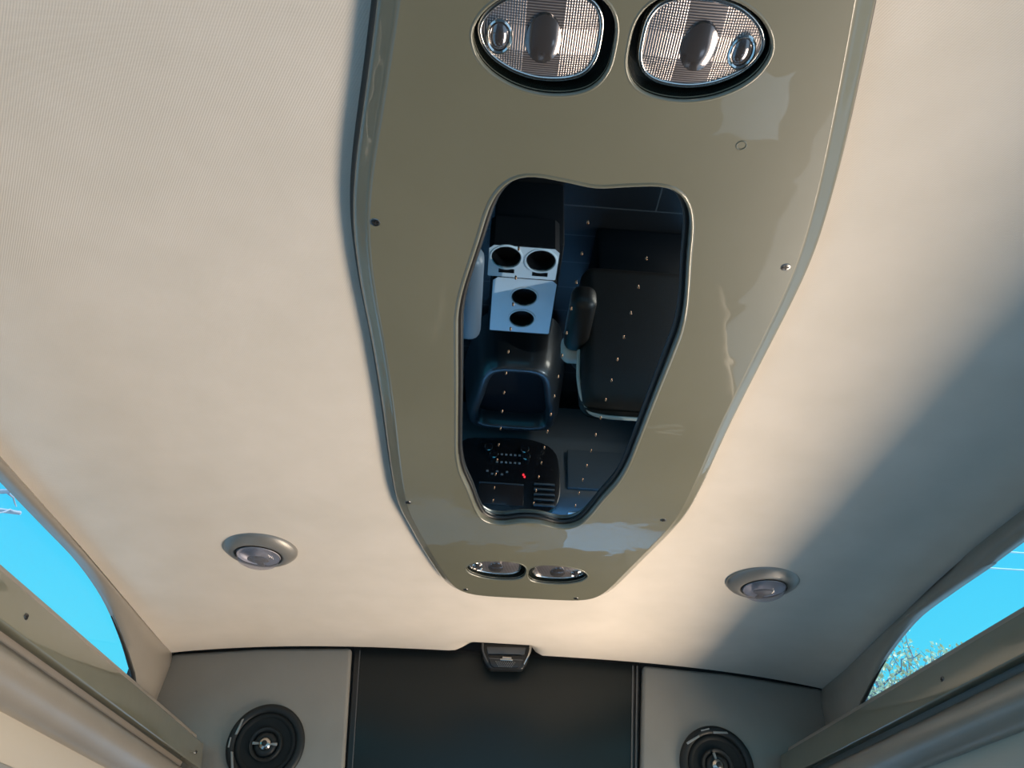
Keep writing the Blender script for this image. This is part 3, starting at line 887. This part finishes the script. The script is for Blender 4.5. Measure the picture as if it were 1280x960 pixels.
# ------------------------------------------------------------------ outside the windows
def limb(b, p, q, r0, r1, wob, n=6):
    p, q = Vector(p), Vector(q); ln = (q - p).length
    pts = []
    for i in range(n + 1):
        t = i / n
        k = wob * ln * math.sin(math.pi * t)
        pts.append(p.lerp(q, t) + Vector((random.uniform(-k, k), random.uniform(-k, k), random.uniform(-k, k) + .12 * ln * math.sin(math.pi * t))))
    b.tube(pts, r0, r1, n=6)
    return pts
def leafy_tree(base, crown, rad, label):
    root = empty('leafy_tree', base, label, 'tree')
    base, crown = Vector(base), Vector(crown)
    b = MB(); lf = MB()
    fork = base.lerp(crown, .45)
    limb(b, base, fork, .17, .11, .03)
    for _ in range(11):
        v = Vector([random.gauss(0, 1) for _ in range(3)]); v.z = abs(v.z) * .9 - .2; v.normalize()
        mid = crown + Vector((v.x * rad[0], v.y * rad[1], v.z * rad[2])) * .55
        main = limb(b, fork, mid, .07, .03, .06)
        for _ in range(11):
            u = (v + Vector([random.gauss(0, .55) for _ in range(3)])).normalized()
            tip = crown + Vector((u.x * rad[0], u.y * rad[1], u.z * rad[2])) * random.uniform(.75, 1.05)
            tw = limb(b, random.choice(main[3:]), tip, .022, .006, .07)
            for _ in range(4):
                st = random.choice(tw[2:])
                en = st + (u + Vector([random.gauss(0, .6) for _ in range(3)])).normalized() * random.uniform(.25, .6)
                sub = limb(b, st, en, .009, .004, .05, 3)
                for _ in range(15):
                    p = random.choice(sub) + Vector([random.gauss(0, .07) for _ in range(3)])
                    z_ = random.uniform(.03, .065)
                    a_ = Vector([random.gauss(0, 1) for _ in range(3)]).normalized(); c_ = a_.orthogonal().normalized(); e_ = a_.cross(c_)
                    lf.bm.faces.new([lf.bm.verts.new(p + w_) for w_ in (-c_ * z_, e_ * z_ * .55 + a_ * z_ * .15, c_ * z_, -e_ * z_ * .55 + a_ * z_ * .15)])
    b.build('branches', M['bark_grey'], root)
    o = lf.build('leaves', M['leaf'], root, smooth=False); o['kind'] = 'stuff'
leafy_tree((8.5, 15.4, -1.52), (8.6, 15.4, 3.5), (2.6, 2.6, 1.75), 'leafy yellowish tree outside the right window')
def bare_tree(base, label):
    root = empty('bare_tree', base, label, 'tree')
    b = MB(); B = Vector(base)
    top = B + Vector((.5, 0, 5.0))
    trunk = limb(b, B, top, .15, .08, .02)
    for tip in ((-5.0, 8.0, 4.02), (-5.02, 8.0, 3.72), (-5.3, 8.0, 3.42), (-5.5, 7.8, 4.5), (-5.7, 8.3, 3.0), (-6.2, 7.6, 5.0)):
        st = random.choice(trunk[3:])
        m_ = limb(b, st, tip, .05, .022, .03)
        for _ in range(5):
            s_ = random.choice(m_[2:])
            limb(b, s_, s_ + Vector((random.uniform(-.2, .25), random.uniform(-.3, .3), random.uniform(-.35, .4))), .014, .007, .08, 4)
    b.build('branches', M['bark'], root)
bare_tree((-7.2, 8.0, -1.52), 'bare pale branches outside the left window')

def cable(a, b_, label):
    a, b_ = Vector(a), Vector(b_)
    d = b_ - a
    pts = [a + d * t for t in [i / 10 for i in range(11)]]
    m = MB(); m.tube(pts, .022, n=6)
    tag(m.build('power_line', M['cable']), label, 'power line', 'power lines outside the right window')
cable((3, 19.05, 9.5), (45, 19.05, 9.5), 'thin pale power line across the sky in the right window, upper of two')
cable((3, 18.88, 8.9), (45, 18.88, 8.9), 'thin pale power line across the sky in the right window, lower of two')
